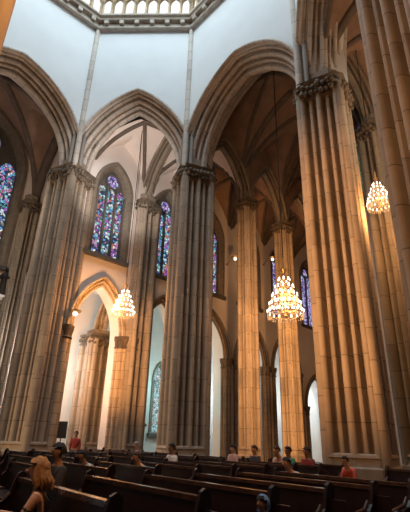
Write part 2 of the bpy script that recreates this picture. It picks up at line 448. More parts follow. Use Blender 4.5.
# cornice: stepped profile swept round the octagon, blocks under the upper ledge
prof = [(.95, ZTOP-.05), (DEP+.06, ZTOP-.05), (DEP+.12, ZTOP+.04), (DEP+.12, ZTOP+.16), (DEP+.02, ZTOP+.22), (DEP+.02, ZTOP+.62),
        (DEP+.26, ZTOP+.64), (DEP+.30, ZTOP+.76), (DEP+.16, ZTOP+.80), (DEP+.16, ZTOP+.98), (DEP+.34, ZTOP+1.02), (DEP+.34, ZTOP+1.15), (.3, ZTOP+1.2)]
bm = bmesh.new(); loops = []
for d, z in prof: loops.append([bm.verts.new((p.x, p.y, z)) for p in loopline(d)])
for a, b in zip(loops, loops[1:]):
    for i in range(4): bm.faces.new((a[i], a[i+1], b[i+1], b[i]))
corn = bm_obj('cornice', bm, M['cornice']); tag(corn, 'stone cornice with square blocks running round the top of the white walls', 'cornice')
ll = loopline(DEP+.14)
for i in range(4):
    p, q = ll[i], ll[i+1]; dv = q-p; n = max(3, round(dv.length/.98)); ang = math.atan2(dv.y, dv.x)
    for k in range(n):
        t = (k+.5)/n; c = p+dv*t; bm = bmesh.new()
        vs = add_box(bm, (c.x, c.y, ZTOP+.45), (.30, .28, .30), rz=ang)
        bmesh.ops.bevel(bm, geom=bm.edges[:], offset=.05, segments=1)
        bm_obj('cornice_block', bm, M['cornice'], corn)
# drum interior above the gallery: gallery arcade, back wall, upper drum and dome
GZ = ZTOP+1.2
gcount = 0
for i in range(4):
    gp, gq = loopline(1.2)[i], loopline(1.2)[i+1]; dv = gq-gp; az = math.degrees(math.atan2(dv.x, dv.y)); fr = FR((gp+gq)/2, az); a = dv.length/2
    n = max(4, round(dv.length/.78)); w = 2*a/n
    ops = [(-a+w*(k+.5), w*.40, GZ, GZ+1.35, .6) for k in range(n)]
    bm = spandrel_bm(fr, -a, a, ops, GZ, GZ+2.6, -.12, .12, N=8)
    # only the arcade head, the columns below are separate
    o = bm_obj('gallery_arcade', bm, M['gold_stone']); tag(o, ['stone arcade of small arches above the left stretch of cornice', 'stone arcade of small arches above the middle stretch of cornice', 'stone arcade of small arches above the right stretch of cornice', 'stone arcade above the cornice over the nearest right pier'][i], 'arcade')
    for k in range(n+1):
        c = fr(-a+w*k, -.2, 0); bm = bmesh.new()
        add_lathe(bm, [(.13, GZ), (.13, GZ+.12), (.075, GZ+.2), (.07, GZ+1.25), (.10, GZ+1.3), (.15, GZ+1.5), (.15, GZ+1.58)], 10, (c.x, c.y, 0))
        o = bm_obj('gallery_column', bm, M['gold_stone'], None, 40)
        tag(o, 'small stone column, number %d from the left in the %s stretch of the gallery above the cornice' % (k+1, ('left', 'middle', 'right', 'far right')[i]), 'column', 'small columns of the gallery above the cornice')
    bp, bq = loopline(-.5)[i], loopline(-.5)[i+1]
    fr2 = FR((bp+bq)/2, az); bm = spandrel_bm(fr2, -(bq-bp).length/2, (bq-bp).length/2, [], GZ-.1, 40, 0, .3)
    w_ = bm_obj('wall_gallery', bm, M['cream']); tag(w_, kind='structure')
    bm = bmesh.new(); P = [loopline(.5)[i], loopline(.5)[i+1], loopline(-.5)[i+1], loopline(-.5)[i]]
    bm.faces.new([bm.verts.new((p.x, p.y, GZ)) for p in P]); w_ = bm_obj('floor_gallery', bm, M['cornice']); tag(w_, kind='structure')
bm = bmesh.new(); Rm = 11.5
add_lathe(bm, [(Rm, 40), (Rm*.93, 43), (Rm*.75, 46), (Rm*.45, 48.3), (.6, 49.3)], 8, (O[0], O[1], 0))
fs = [f for f in bm.faces if len(f.verts) == 8 and f.calc_center_median().z < 41]; bmesh.ops.delete(bm, geom=fs, context='FACES')
o = bm_obj('ceiling_dome', bm, M['cream']); tag(o, kind='structure')

# ------------------------------------------------------------------ windows
WN = [0]
def make_window(fr, c, a, sill, zs, h, lights, glass, d=0., inset=.42, label=None, frame_mat='surround', fw=.34, parentname='window'):
    WN[0] += 1
    root = empty('window_%d' % WN[0], fr(c, d, 0)); tag(root, kind='structure')
    inv = Matrix.Translation(-root.location)
    def fin(name, bm, m, sm=None):
        bmesh.ops.transform(bm, matrix=inv, verts=bm.verts); return bm_obj(name, bm, m, root, sm)
    f2 = lambda s, dd, z: fr(s+c, dd+d, z)
    # stone surround: flat moulded band standing proud of the wall, splayed in to the glass
    def arc_pts(off, n=12):
        aa = a+off; R = (a*a+h*h)/(2*a)+off; cen = R-aa; ph = math.acos(cen/R); out = []
        for i in range(n+1):
            out.append((-(R*math.cos(ph*i/n)-cen), zs+R*math.sin(ph*i/n)))
        return out + [(-s, z) for s, z in out[-2::-1]]
    bm = bmesh.new(); uvl = bm.loops.layers.uv.new('UVMap')
    prof = [(fw, .0), (fw, -.10), (fw*.45, -.10), (fw*.35, -.02), (.0, .05), (-.12, inset*.6), (-.16, inset)]
    rows = []
    for off_, dd in prof:
        pts = arc_pts(off_); pts = [(-(a+off_), sill)] + pts + [((a+off_), sill)]
        rows.append([bm.verts.new(f2(s, dd, z)) for s, z in pts])
    for j in range(len(prof)-1):
        run = 0
        for i in range(len(rows[0])-1):
            f = bm.faces.new((rows[j][i], rows[j][i+1], rows[j+1][i+1], rows[j+1][i])); ln = (rows[j][i].co-rows[j][i+1].co).length
            for l, v in zip(f.loops, (run, run+ln, run+ln, run)): l[uvl].uv = (j+.5, v)
            run += ln
    fin('window_surround', bm, M[frame_mat], 35)
    bm = bmesh.new()
    add_poly_prism(bm, [(-a-fw-.1, sill-.28), (a+fw+.1, sill-.28), (a+fw+.1, sill-.02), (-a-fw-.1, sill-.02)], (-.2, .1), f2)
    fin('sill', bm, M['lead'])
    ai = a-.1; gi = inset-.1
    lw = 2*ai/lights; hz = zs - .15*h
    mb = bmesh.new()
    for k in range(1, lights):
        s = -ai+lw*k; add_poly_prism(mb, [(s-.07, sill), (s+.07, sill), (s+.05, hz+arc_z(s, a, h)*.5), (s-.05, hz+arc_z(s, a, h)*.5)], (gi-.14, gi+.05), f2)
    for sg in (-1, 1):
        s = sg*(ai-.03); add_poly_prism(mb, [(s-.07, sill), (s+.07, sill), (s+.07, zs), (s-.07, zs)], (gi-.14, gi+.05), f2)
    # spandrel plate over the lancets with a round opening filled by the rose light
    rose = None
    if lights >= 2:
        rr = min(ai*.46, .9*h*.30); rc = zs+h*.46; rose = (rr, rc)
        for r_, w_ in ((rr+.06, .08),):
            n = 20
            for i in range(n):
                a0 = 2*PI*i/n; a1 = 2*PI*(i+1)/n
                add_poly_prism(mb, [(r_*math.cos(a0), rc+r_*math.sin(a0)), (r_*math.cos(a1), rc+r_*math.sin(a1)), ((r_-w_)*math.cos(a1), rc+(r_-w_)*math.sin(a1)), ((r_-w_)*math.cos(a0), rc+(r_-w_)*math.sin(a0))], (gi-.14, gi+.05), f2)
    fin('tracery', mb, M['lead'])
    # dark stone backing plate behind everything, panes in front of it
    pts = [(-a, sill)] + arc_pts(0) + [(a, sill)]
    bm = bmesh.new(); add_poly_prism(bm, pts, (gi+.04, gi+.12), f2); fin('window_back_plate', bm, M['lead'])
    for k in range(lights):
        s0 = -ai+lw*k+.08; s1 = -ai+lw*(k+1)-.08; m_ = (s0+s1)/2; aa = (s1-s0)/2
        side = abs(k-(lights-1)/2)/max(1, (lights-1)/2)
        ztop = (zs+arc_z(abs(m_)+aa*.9, a, h)*.30 - .1) if lights > 1 else zs
        if lights > 1: ztop = zs - .25*h*(0 if side > .5 else .12) + .0
        hh = aa*1.7 if lights > 1 else h*.9
        pts = [(s0, sill+.05)] + [(m_ - aa*math.cos(PI*i/10), ztop+arc_z(aa*math.cos(PI*i/10), aa, hh)) for i in range(11)] + [(s1, sill+.05)]
        bm = bmesh.new(); add_poly_prism(bm, pts, (gi, gi+.03), f2); fin('pane', bm, M[glass])
    if rose:
        rr, rc = rose; bm = bmesh.new()
        add_poly_prism(bm, [(rr*math.cos(2*PI*i/18), rc+rr*math.sin(2*PI*i/18)) for i in range(18)], (gi, gi+.03), f2); fin('rose_pane', bm, M['glass_p'])
    return root

# ------------------------------------------------------------------ long aisle wall with windows and low arches
P1 = (-4.52, 25.52); W1 = FR(P1, 46)
centers = [-2.1+4.5*k for k in range(6)]
ops = []
LOWZ = lambda i: (4.3, 2.6) if i == 5 else (6.9, 2.95)
for i, c in enumerate(centers):
    ops.append((c, 1.25, 11.6, 16.3, 2.0)); ops.append((c, 1.55, 0, *LOWZ(i)))
bm = spandrel_bm(W1, -4.6, 22.8, ops, 0, 24.0, 0, 1.0); w = bm_obj('wall_aisle', bm, M['cream']); tag(w, kind='structure')
for i, c in enumerate(centers):
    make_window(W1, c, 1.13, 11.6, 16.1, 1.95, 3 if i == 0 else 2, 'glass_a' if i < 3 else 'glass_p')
names = ['low amber-lit arch left of the small chandelier, below the stained window', 'low arch with teal light between the amber pier and the central pier', 'low shadowed arch right of the central pier, teal light inside', 'low dark arch right of the slender amber pier', 'low arch just left of the large chandelier pier', 'farthest low arch with pale daylight inside, beside the huge amber pier']
for i, c in enumerate(centers):
    bm = arch_bm(FR(W1(c, 0, 0).xy, 46), 2.0, LOWZ(i)[1]+.4, LOWZ(i)[0], .5, .35, 1, 14, flat_back=True)
    # jambs carrying the arch
    uvl = bm.loops.layers.uv.active
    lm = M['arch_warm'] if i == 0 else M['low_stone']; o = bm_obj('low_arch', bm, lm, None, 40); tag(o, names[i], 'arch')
    f = FR(W1(c, 0, 0).xy, 46)
    for sg in (-1, 1):
        bm = bmesh.new(); uvl = bm.loops.layers.uv.new('UVMap')
        for j, (s, d, r) in enumerate(((1.88, -.25, .15), (1.66, -.12, .13), (1.52, .1, .11))):
            base = f(sg*s, d, 0); sgm = 10
            lo = [bm.verts.new((base.x+r*math.cos(2*PI*k/sgm), base.y+r*math.sin(2*PI*k/sgm), 0)) for k in range(sgm)]; hi = [bm.verts.new((v.co.x, v.co.y, LOWZ(i)[0]-.3)) for v in lo]
            for k in range(sgm):
                fc = bm.faces.new((lo[k], lo[(k+1) % sgm], hi[(k+1) % sgm], hi[k]))
                for l, v in zip(fc.loops, (0, 0, 6.6, 6.6)): l[uvl].uv = (j+.5, v)
        bm_obj('jamb_shafts', bm, lm, o, 50)
        bm = bmesh.new()
        for j, (s, d, r) in enumerate(((1.88, -.25, .15), (1.66, -.12, .13), (1.52, .1, .11))):
            base = f(sg*s, d, 0); add_lathe(bm, [(a_*r, z_+LOWZ(i)[0]-6.9) for a_, z_ in ((1.1, 6.25), (1.5, 6.3), (1.1, 6.38), (1.2, 6.55), (1.7, 6.75), (1.8, 6.95))], 10, (base.x, base.y, 0))
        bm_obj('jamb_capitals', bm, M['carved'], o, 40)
# outer chapels behind the low arches
back = 5.2
bops = [(c, .62, 1.9, 5.6, 1.3) for c in centers]
bm = spandrel_bm(W1, -4.6, 22.8, bops, 0, 11.2, back, back+.5); w = bm_obj('wall_chapel', bm, M['cream']); tag(w, kind='structure')
for i, c in enumerate(centers):
    make_window(W1, c, .6, 1.9, 5.6, 1.25, 1, 'glass_w' if i in (0, 4, 5) else 'glass_t', d=back, inset=.4, fw=.2)
bm = spandrel_bm(W1, -4.6, 22.8, [], 11.0, 11.2, 1.0, back+.5); w = bm_obj('ceiling_chapel', bm, M['cream']); tag(w, kind='structure')
bm = bmesh.new(); add_poly_prism(bm, [(22.8, 0), (23.2, 0), (23.2, 24), (22.8, 24)], (-15.5, back+.5), W1); w = bm_obj('wall_end', bm, M['cream']); tag(w, kind='structure')
# pier with low capital inside the first chapel and the arch that springs from it
fc = FR(W1(-1.5, 0, 0).xy, -44)
ci = (-6.8, 27.9)
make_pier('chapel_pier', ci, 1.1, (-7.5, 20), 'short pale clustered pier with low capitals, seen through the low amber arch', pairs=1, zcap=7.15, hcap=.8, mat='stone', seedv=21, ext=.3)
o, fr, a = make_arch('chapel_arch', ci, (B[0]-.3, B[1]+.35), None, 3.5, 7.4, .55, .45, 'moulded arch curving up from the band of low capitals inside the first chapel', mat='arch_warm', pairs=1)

# ------------------------------------------------------------------ left end wall with the big window
P5 = Vector((L_[0], L_[1])) + u46*0 + vm44*.1
W5 = FR(P5, 46)
bm = spandrel_bm(W5, -13.5, .3, [(-3.75, 2.95, 11.45, 18.2, 4.4), (-4.6, 1.9, 0, 6.2, 2.9)], 0, 25, 0, .9); w = bm_obj('wall_transept', bm, M['cream']); tag(w, kind='structure')
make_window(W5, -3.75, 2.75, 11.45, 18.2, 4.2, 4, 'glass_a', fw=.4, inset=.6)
# side wall from the left pier to the slender shadowed pier
pa = Vector((A[0], A[1]))
W2 = FR(pa+u46*.35, -44)
bm = spandrel_bm(W2, 1.1, 5.6, [(3.1, 1.3, 0, 6.7, 2.6)], 0, 25, -.9, 0); w = bm_obj('wall_side', bm, M['cream']); tag(w, kind='structure')

# ------------------------------------------------------------------ vaults
VN = [0]
def vault(origin, Ls, Lt, zs, hs, ht, label, clip=None, ribs=True, n=22, ribr=.13, mat='vault', over=0.):
    """cross vault on a cell spanning s in 0..Ls along az 46 and t in 0..Lt along az -44"""
    fr = FR(origin, 46)
    as_, at_ = Ls/2, Lt/2
    def zf(s, t): return zs + max(arc_z(s-as_, as_, hs), arc_z(t-at_, at_, ht))
    bm = bmesh.new(); g = [[bm.verts.new(fr(Ls*i/n, Lt*j/n, zf(Ls*i/n, Lt*j/n))) for j in range(n+1)] for i in range(n+1)]
    for i in range(n):
        for j in range(n): bm.faces.new((g[i][j], g[i+1][j], g[i+1][j+1], g[i][j+1]))
    if clip:
        (px, py), (nx, ny) = clip
        bmesh.ops.bisect_plane(bm, geom=bm.verts[:]+bm.edges[:]+bm.faces[:], plane_co=(px, py, 0), plane_no=(nx, ny, 0), clear_outer=True)
    w = bm_obj('ceiling_vault', bm, M[mat], None, 60); tag(w, kind='structure')
    if not ribs: return
    def rib(path, nm, r):
        pts = [fr(s, t, zf(s, t)-.06) for s, t in path]
        if clip: pts = [p for p in pts if (p.x-clip[0][0])*clip[1][0]+(p.y-clip[0][1])*clip[1][1] < 0]
        if len(pts) < 2: return
        bm = bmesh.new(); add_tube(bm, pts, r, 8); bm_obj(nm, bm, M['rib'], root, 50)
    VN[0] += 1; root = empty('trim_%d' % VN[0], (0, 0, 0)); tag(root, kind='structure')
    m = 24
    rib([(Ls*i/m, Lt*i/m) for i in range(m+1)], 'diagonal_rib', ribr)
    rib([(Ls*i/m, Lt*(1-i/m)) for i in range(m+1)], 'diagonal_rib', ribr)
    rib([(0.02, Lt*i/m) for i in range(m+1)], 'cross_rib', ribr*1.5)
    rib([(Ls-.02, Lt*i/m) for i in range(m+1)], 'cross_rib', ribr*1.5)
    rib([(Ls*i/m, .02) for i in range(m+1)], 'wall_rib', ribr)
    rib([(Ls*i/m, Lt-.02) for i in range(m+1)], 'wall_rib', ribr)

def inw(p, q):   # clip plane for an octagon side: keep what lies behind it
    d = Vector(q)-Vector(p); n = Vector((d.y, -d.x)).normalized(); return (tuple(Vector(p)), tuple(n))
ZV = 16.2
# right arm: wide bays between the pier rows C-D-G and E-K
row2 = [C, D, G, G2]
NVW = 9.1
for k in range(4):
    o_ = off(E, 4.5*k, 0)
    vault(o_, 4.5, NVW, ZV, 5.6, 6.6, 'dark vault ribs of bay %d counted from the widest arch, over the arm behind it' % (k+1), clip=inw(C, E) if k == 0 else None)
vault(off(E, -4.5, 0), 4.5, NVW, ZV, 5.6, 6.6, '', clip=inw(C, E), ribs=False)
# side aisle between row C-D-G and the window wall
for k in range(-1, 5):
    o_ = off(C, 4.4*k, 0)
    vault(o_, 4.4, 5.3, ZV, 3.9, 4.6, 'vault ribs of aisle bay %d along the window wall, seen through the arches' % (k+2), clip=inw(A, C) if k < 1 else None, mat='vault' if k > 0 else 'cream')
# aisle on the right behind E-F
for k in range(-1, 4):
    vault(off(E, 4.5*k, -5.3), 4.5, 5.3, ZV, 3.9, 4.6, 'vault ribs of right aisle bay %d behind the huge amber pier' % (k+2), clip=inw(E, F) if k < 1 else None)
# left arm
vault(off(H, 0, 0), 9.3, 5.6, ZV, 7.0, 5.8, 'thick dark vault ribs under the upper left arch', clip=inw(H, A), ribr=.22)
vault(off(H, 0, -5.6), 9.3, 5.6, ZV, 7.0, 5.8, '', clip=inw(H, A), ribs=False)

# arcade arches between the slender piers
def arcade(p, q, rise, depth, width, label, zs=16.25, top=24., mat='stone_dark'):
    o, fr, a = make_arch('arcade_arch', p, q, None, rise, zs, depth, width, label, mat=mat, pairs=1)
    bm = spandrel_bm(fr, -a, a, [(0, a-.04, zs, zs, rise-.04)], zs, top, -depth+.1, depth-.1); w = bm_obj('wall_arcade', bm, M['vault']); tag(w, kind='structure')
arcade(C, D, 3.9, .5, .5, 'pointed arcade arch between the central pier and the slender amber pier')
arcade(D, G, 3.9, .5, .5, 'pointed arcade arch between the two slender amber piers')
arcade(G, G2, 3.9, .5, .5, 'pointed arcade arch right of the pier behind the large chandelier')
arcade(B, C, 4.6, .5, .5, 'shadowed cross arch from the amber pier capital towards the central pier', top=21.2)
arcade(E, K, 3.9, .5, .5, 'dark ribbed arch springing right from the huge amber pier capital', top=24)
arcade(K, K2, 3.9, .5, .5, 'hidden arcade arch behind the huge amber pier')
# wall closing the right aisle, greenish window in it
W6 = FR(off(K, 1.2, 2.2), 136)
bm = spandrel_bm(W6, 0, 10.5, [(1.3, .95, 12.8, 16.6, 2.0)], 0, 24, -.7, 0)
w = bm_obj('wall_right_end', bm, M['cream']); tag(w, kind='structure')
make_window(FR(off(K, 1.2, 2.2), 136), 1.3, .95, 12.8, 16.6, 1.9, 2, 'glass_g', d=-.7, inset=.5, fw=.25)

# ------------------------------------------------------------------ floor
bm = bmesh.new(); bm.faces.new([bm.verts.new(v) for v in ((-32, -6, 0), (22, -6, 0), (22, 48, 0), (-32, 48, 0))])
f = bm_obj('floor', bm, M['floor']); tag(f, kind='structure')

# ------------------------------------------------------------------ pews
NV = Vector((.8, .6)); MV = Vector((.6, -.8)); PANG = math.atan2(-.8, .6)
def pew(length):
    root = empty('pew'); hl = length/2
    bm = bmesh.new(); vs = add_box(bm, (0, -.26, .43), (length-.08, .44, .045)); bmesh.ops.bevel(bm, geom=bm.edges[:], offset=.012, segments=1)
    bm_obj('seat', bm, M['wood'], root)
    bm = bmesh.new()
    add_poly_prism(bm, [(-.03, .40), (.01, .40), (.085, .90), (.045, .90)], (-hl+.04, hl-.04), lambda s, d, z: Vector((d, s, z)))
    for k in range(int(length/.7)):
        x = -hl+.4+k*.7
        add_poly_prism(bm, [(.028, .50), (.052, .50), (.094, .84), (.07, .84)], (x, x+.5), lambda s, d, z: Vector((d, s, z)))
    bm_obj('backrest', bm, M['wood'], root)
    bm = bmesh.new(); vs = add_box(bm, (0, .068, .925), (length-.06, .085, .05)); bmesh.ops.bevel(bm, geom=bm.edges[:], offset=.015, segments=2)
    bm_obj('top_rail', bm, M['wood_edge'], root)
    bm = bmesh.new(); add_box(bm, (0, .17, .70), (length-.12, .16, .025)); bm_obj('book_ledge', bm, M['wood'], root)
    bm = bmesh.new(); add_box(bm, (0, .30, .17), (length-.16, .16, .05))
    for x in (-hl+.25, 0, hl-.25): add_box(bm, (x, .27, .075), (.05, .12, .15))
    bm_obj('kneeler', bm, M['wood'], root)
    prof = [(-.50, 0), (.20, 0), (.17, .12), (.10, .30), (.10, .55), (.14, .80), (.155, .95), (.13, 1.0), (.08, 1.02), (.03, .99), (.0, .90), (-.04, .74), (-.12, .66), (-.28, .62), (-.42, .63), (-.50, .58), (-.50, .50), (-.44, .45), (-.44, .2), (-.50, .10)]
    for sg in (-1, 1):
        bm = bmesh.new(); x0 = sg*hl; add_poly_prism(bm, prof, (min(x0, x0-sg*.055), max(x0, x0-sg*.055)), lambda s, d, z: Vector((d, s, z)))
        e = bm_obj('end_panel', bm, M['wood'], root)
        bm = bmesh.new(); add_tube(bm, [(x0-sg*.075, -.47, .61), (x0-sg*.075, -.30, .645), (x0-sg*.075, -.12, .68), (x0-sg*.075, -.03, .77)], .022, 6); bm_obj('armrest', bm, M['wood_edge'], e)
    return root
protos = {2.8: pew(2.8), 1.9: pew(1.9)}
used_p = set()
blocks = [(-.9, 'nearest block on the right'), (-5.2, 'front middle block'), (-9.2, 'second block from the right'), (-13.2, 'third block from the right'), (-17.2, 'fourth block from the right'), (-21.2, 'leftmost block')]
ordn = ['nearest', 'second', 'third', 'fourth', 'fifth', 'sixth', 'seventh', 'eighth', 'ninth', 'tenth', 'farthest']
allp = [(A, 1.9), (C, 1.9), (E, 1.9), (F, 1.95), (H, 1.9), (NEAR, 1.8)]
for bi, (mc, bl) in enumerate(blocks):
    for r in range(11):
        n = .92+.97*r; ln = 2.8; mcc = mc
        def clash(mc_, l_):
            for k in range(-6, 7):
                p = NV*n + MV*(mc_+l_/2*k/6)
                for c_, rad in allp:
                    if (p-Vector(c_)).length < rad+.1: return True
                if (p-Vector((0, 0))).length < 1.0: return True
            return False
        if bi == 0 and r > 5: continue
        if clash(mcc, ln):
            ln = 1.9; mcc = mc-.45
            if clash(mcc, ln):
                mcc = mc+.45
                if clash(mcc, ln): continue
        p = NV*n + MV*mcc
        azp = math.degrees(math.atan2(p.x, p.y))
        if azp > 33 or azp < -45 or p.length > 30: continue
        o = protos[ln] if ln not in used_p else copy_tree(protos[ln]); used_p.add(ln)
        o.location = (p.x, p.y, 0); o.rotation_euler = (0, 0, PANG)
        tag(o, 'dark wooden pew, %s row from the viewer in the %s' % (ordn[r], bl), 'pew', 'dark wooden pews filling the crossing')
# ------------------------------------------------------------------ chandeliers
bulb_me = None
def chandelier(loc, sc, ztop, label, first=None):
    root = empty('chandelier', loc); tag(root, label, 'chandelier', None)
    tiers = [(.84, .12, 18), (.74, .50, 16), (.60, .92, 13), (.44, 1.34, 10), (.27, 1.72, 7)]
    bm = bmesh.new(); add_lathe(bm, [(.03*sc, -.1*sc), (.10*sc, 0), (.05*sc, .12*sc), (.04*sc, .9*sc), (.07*sc, 1.0*sc), (.04*sc, 1.1*sc), (.035*sc, 1.8*sc), (.09*sc, 2.0*sc), (.05*sc, 2.1*sc), (.13*sc, 2.25*sc), (.16*sc, 2.34*sc), (.05*sc, 2.4*sc), (.03*sc, 2.75*sc), (.05*sc, 2.85*sc), (.012*sc, 2.95*sc)], 12)
    bm_obj('central_stem', bm, M['brass'], root, 50)
    bm = bmesh.new(); z = 2.93*sc; add_tube(bm, [(0, 0, z), (0, 0, ztop-loc[2])], .022*sc+.006, 6); bm_obj('chain', bm, M['iron'], root)
    for ti, (r, z, n) in enumerate(tiers):
        r *= sc; z *= sc; bm = bmesh.new(); seg = 24
        ring = [(r*math.cos(2*PI*k/seg), r*math.sin(2*PI*k/seg), z) for k in range(seg+1)]
        add_tube(bm, ring, .03*sc, 6, cap=False)
        for k in range(6):
            a = 2*PI*k/6; add_tube(bm, [(.04*sc*math.cos(a), .04*sc*math.sin(a), z+.12*sc), (.5*r*math.cos(a), .5*r*math.sin(a), z-.05*sc), (r*math.cos(a), r*math.sin(a), z)], .015*sc, 5)
        t = bm_obj('ring_tier', bm, M['brass'], root)
        bm = bmesh.new(); m = n*2
        for k in range(m):   # strings of crystals hanging under the ring
            a = 2*PI*(k+.5)/m; ln = .20*sc
            for j in range(4): add_ball(bm, (r*math.cos(a), r*math.sin(a), z-(.05+.05*j)*sc), (.024+.006*(j == 3))*sc, 5, 4)
            a2 = 2*PI*k/m; r2 = r*.72; add_ball(bm, (r2*math.cos(a2), r2*math.sin(a2), z-.12*sc), .03*sc, 5, 4)
        tag(bm_obj('crystal_fringe', bm, M['crystal'], t), kind='stuff')
        for k in range(n):
            a = 2*PI*k/n; bm = bmesh.new()
            add_lathe(bm, [(.014*sc, 0), (.03*sc, .03*sc), (.036*sc, .08*sc), (.026*sc, .13*sc), (.006*sc, .17*sc)], 6)
            key = 'b%.3f' % sc
            if key not in BM_CACHE:
                o = bm_obj('bulb', bm, M['bulb'], t, 60); BM_CACHE[key] = o.data
            else:
                bm.free(); o = bpy.data.objects.new('bulb', BM_CACHE[key]); COL.objects.link(o); o.parent = t
            o.location = (r*math.cos(a), r*math.sin(a), z+.03*sc)
    return root
BM_CACHE = {}
chandelier((3.85, 19.5, 6.9), 1.0, 22.6, 'large bright tiered crystal chandelier in front of a slender amber pier, right of centre')
chandelier((-4.45, 23.2, 7.75), .74, 21, 'smaller glowing crystal chandelier in front of the amber pier, left of the central pier')
chandelier((7.3, 15.7, 10.7), .6, 20.5, 'small dazzling chandelier at right between the huge amber pier and the nearest pier')
# ------------------------------------------------------------------ people
def skin_mesh(name, verts, edges, radii, mat, parent, sub=1, root_i=0):
    me = bpy.data.meshes.new(name); me.from_pydata([Vector(v) for v in verts], edges, []); me.update()
    o = bpy.data.objects.new(name, me); COL.objects.link(o)
    md = o.modifiers.new('skin', 'SKIN'); md.use_smooth_shade = True
    sl = me.skin_vertices[0].data if me.skin_vertices else None
    if sl is None:
        bm = bmesh.new(); bm.from_mesh(me); bm.verts.layers.skin.verify(); bm.to_mesh(me); bm.free(); sl = me.skin_vertices[0].data
    for i, r in enumerate(radii):
        r = r if isinstance(r, tuple) else (r, r); sl[i].radius = r; sl[i].use_root = (i == root_i)
    sb = o.modifiers.new('sub', 'SUBSURF'); sb.levels = sub; sb.render_levels = sub
    dg = bpy.context.evaluated_depsgraph_get(); me2 = bpy.data.meshes.new_from_object(o.evaluated_get(dg)); bpy.data.objects.remove(o)
    me2.name = name; me2.materials.clear()
    o2 = bpy.data.objects.new(name, me2); COL.objects.link(o2); me2.materials.append(mat); o2.parent = parent
    me2.polygons.foreach_set('use_smooth', [True]*len(me2.polygons))
    return o2
SK = {k: simple('skin_'+k, c, .55) for k, c in dict(tan=(.55, .30, .19), brown=(.30, .16, .10), fair=(.66, .42, .31)).items()}
def cloth(n, c): return simple('cloth_'+n, c, .85, var=.15, scale=20)
CL = {n: cloth(n, c) for n, c in dict(black=(.015, .015, .02), red=(.26, .03, .025), grey=(.40, .42, .42), white=(.75, .74, .70), pink=(.62, .38, .32), green=(.06, .28, .16), blue=(.10, .22, .42), palegrey=(.45, .52, .52), coral=(.55, .10, .07), dark=(.05, .045, .05), olive=(.14, .13, .09), jeans=(.06, .08, .14)).items()}
HR = {n: simple('hair_'+n, c, .85, var=.35, scale=30) for n, c in dict(black=(.012, .010, .010), brown=(.06, .03, .018), blond=(.34, .17, .06), grey=(.30, .29, .28)).items()}
def finger_chain(wr, d, side, up_, curl=.5):
    """five bent fingers from a palm; wr wrist, d pointing direction, side to the thumb"""
    V = [Vector(wr)]; Ed = []; R = [.026]
    palm = V[0]+d*.045; V.append(palm); Ed.append((0, 1)); R.append((.036, .022))
    for k, (o_, ln) in enumerate(((.027, .065), (.009, .074), (-.009, .069), (-.026, .055))):
        b = palm+side*o_+d*.045; i0 = len(V); V.append(b); R.append(.0095); Ed.append((1, i0))
        dd = (d - up_*curl*.5).normalized(); p1 = b+dd*ln*.5; dd2 = (d-up_*curl*1.4).normalized(); p2 = p1+dd2*ln*.5
        V += [p1, p2]; R += [.0085, .007]; Ed += [(i0, i0+1), (i0+1, i0+2)]
    i0 = len(V); t1 = V[0]+d*.035+side*.035; t2 = t1+(d+side*.5-up_*.3).normalized()*.035; V += [t1, t2, t2+(d-up_*.5).normalized()*.028]; R += [.012, .010, .008]; Ed += [(1, i0), (i0, i0+1), (i0+1, i0+2)]
    return V, Ed, R
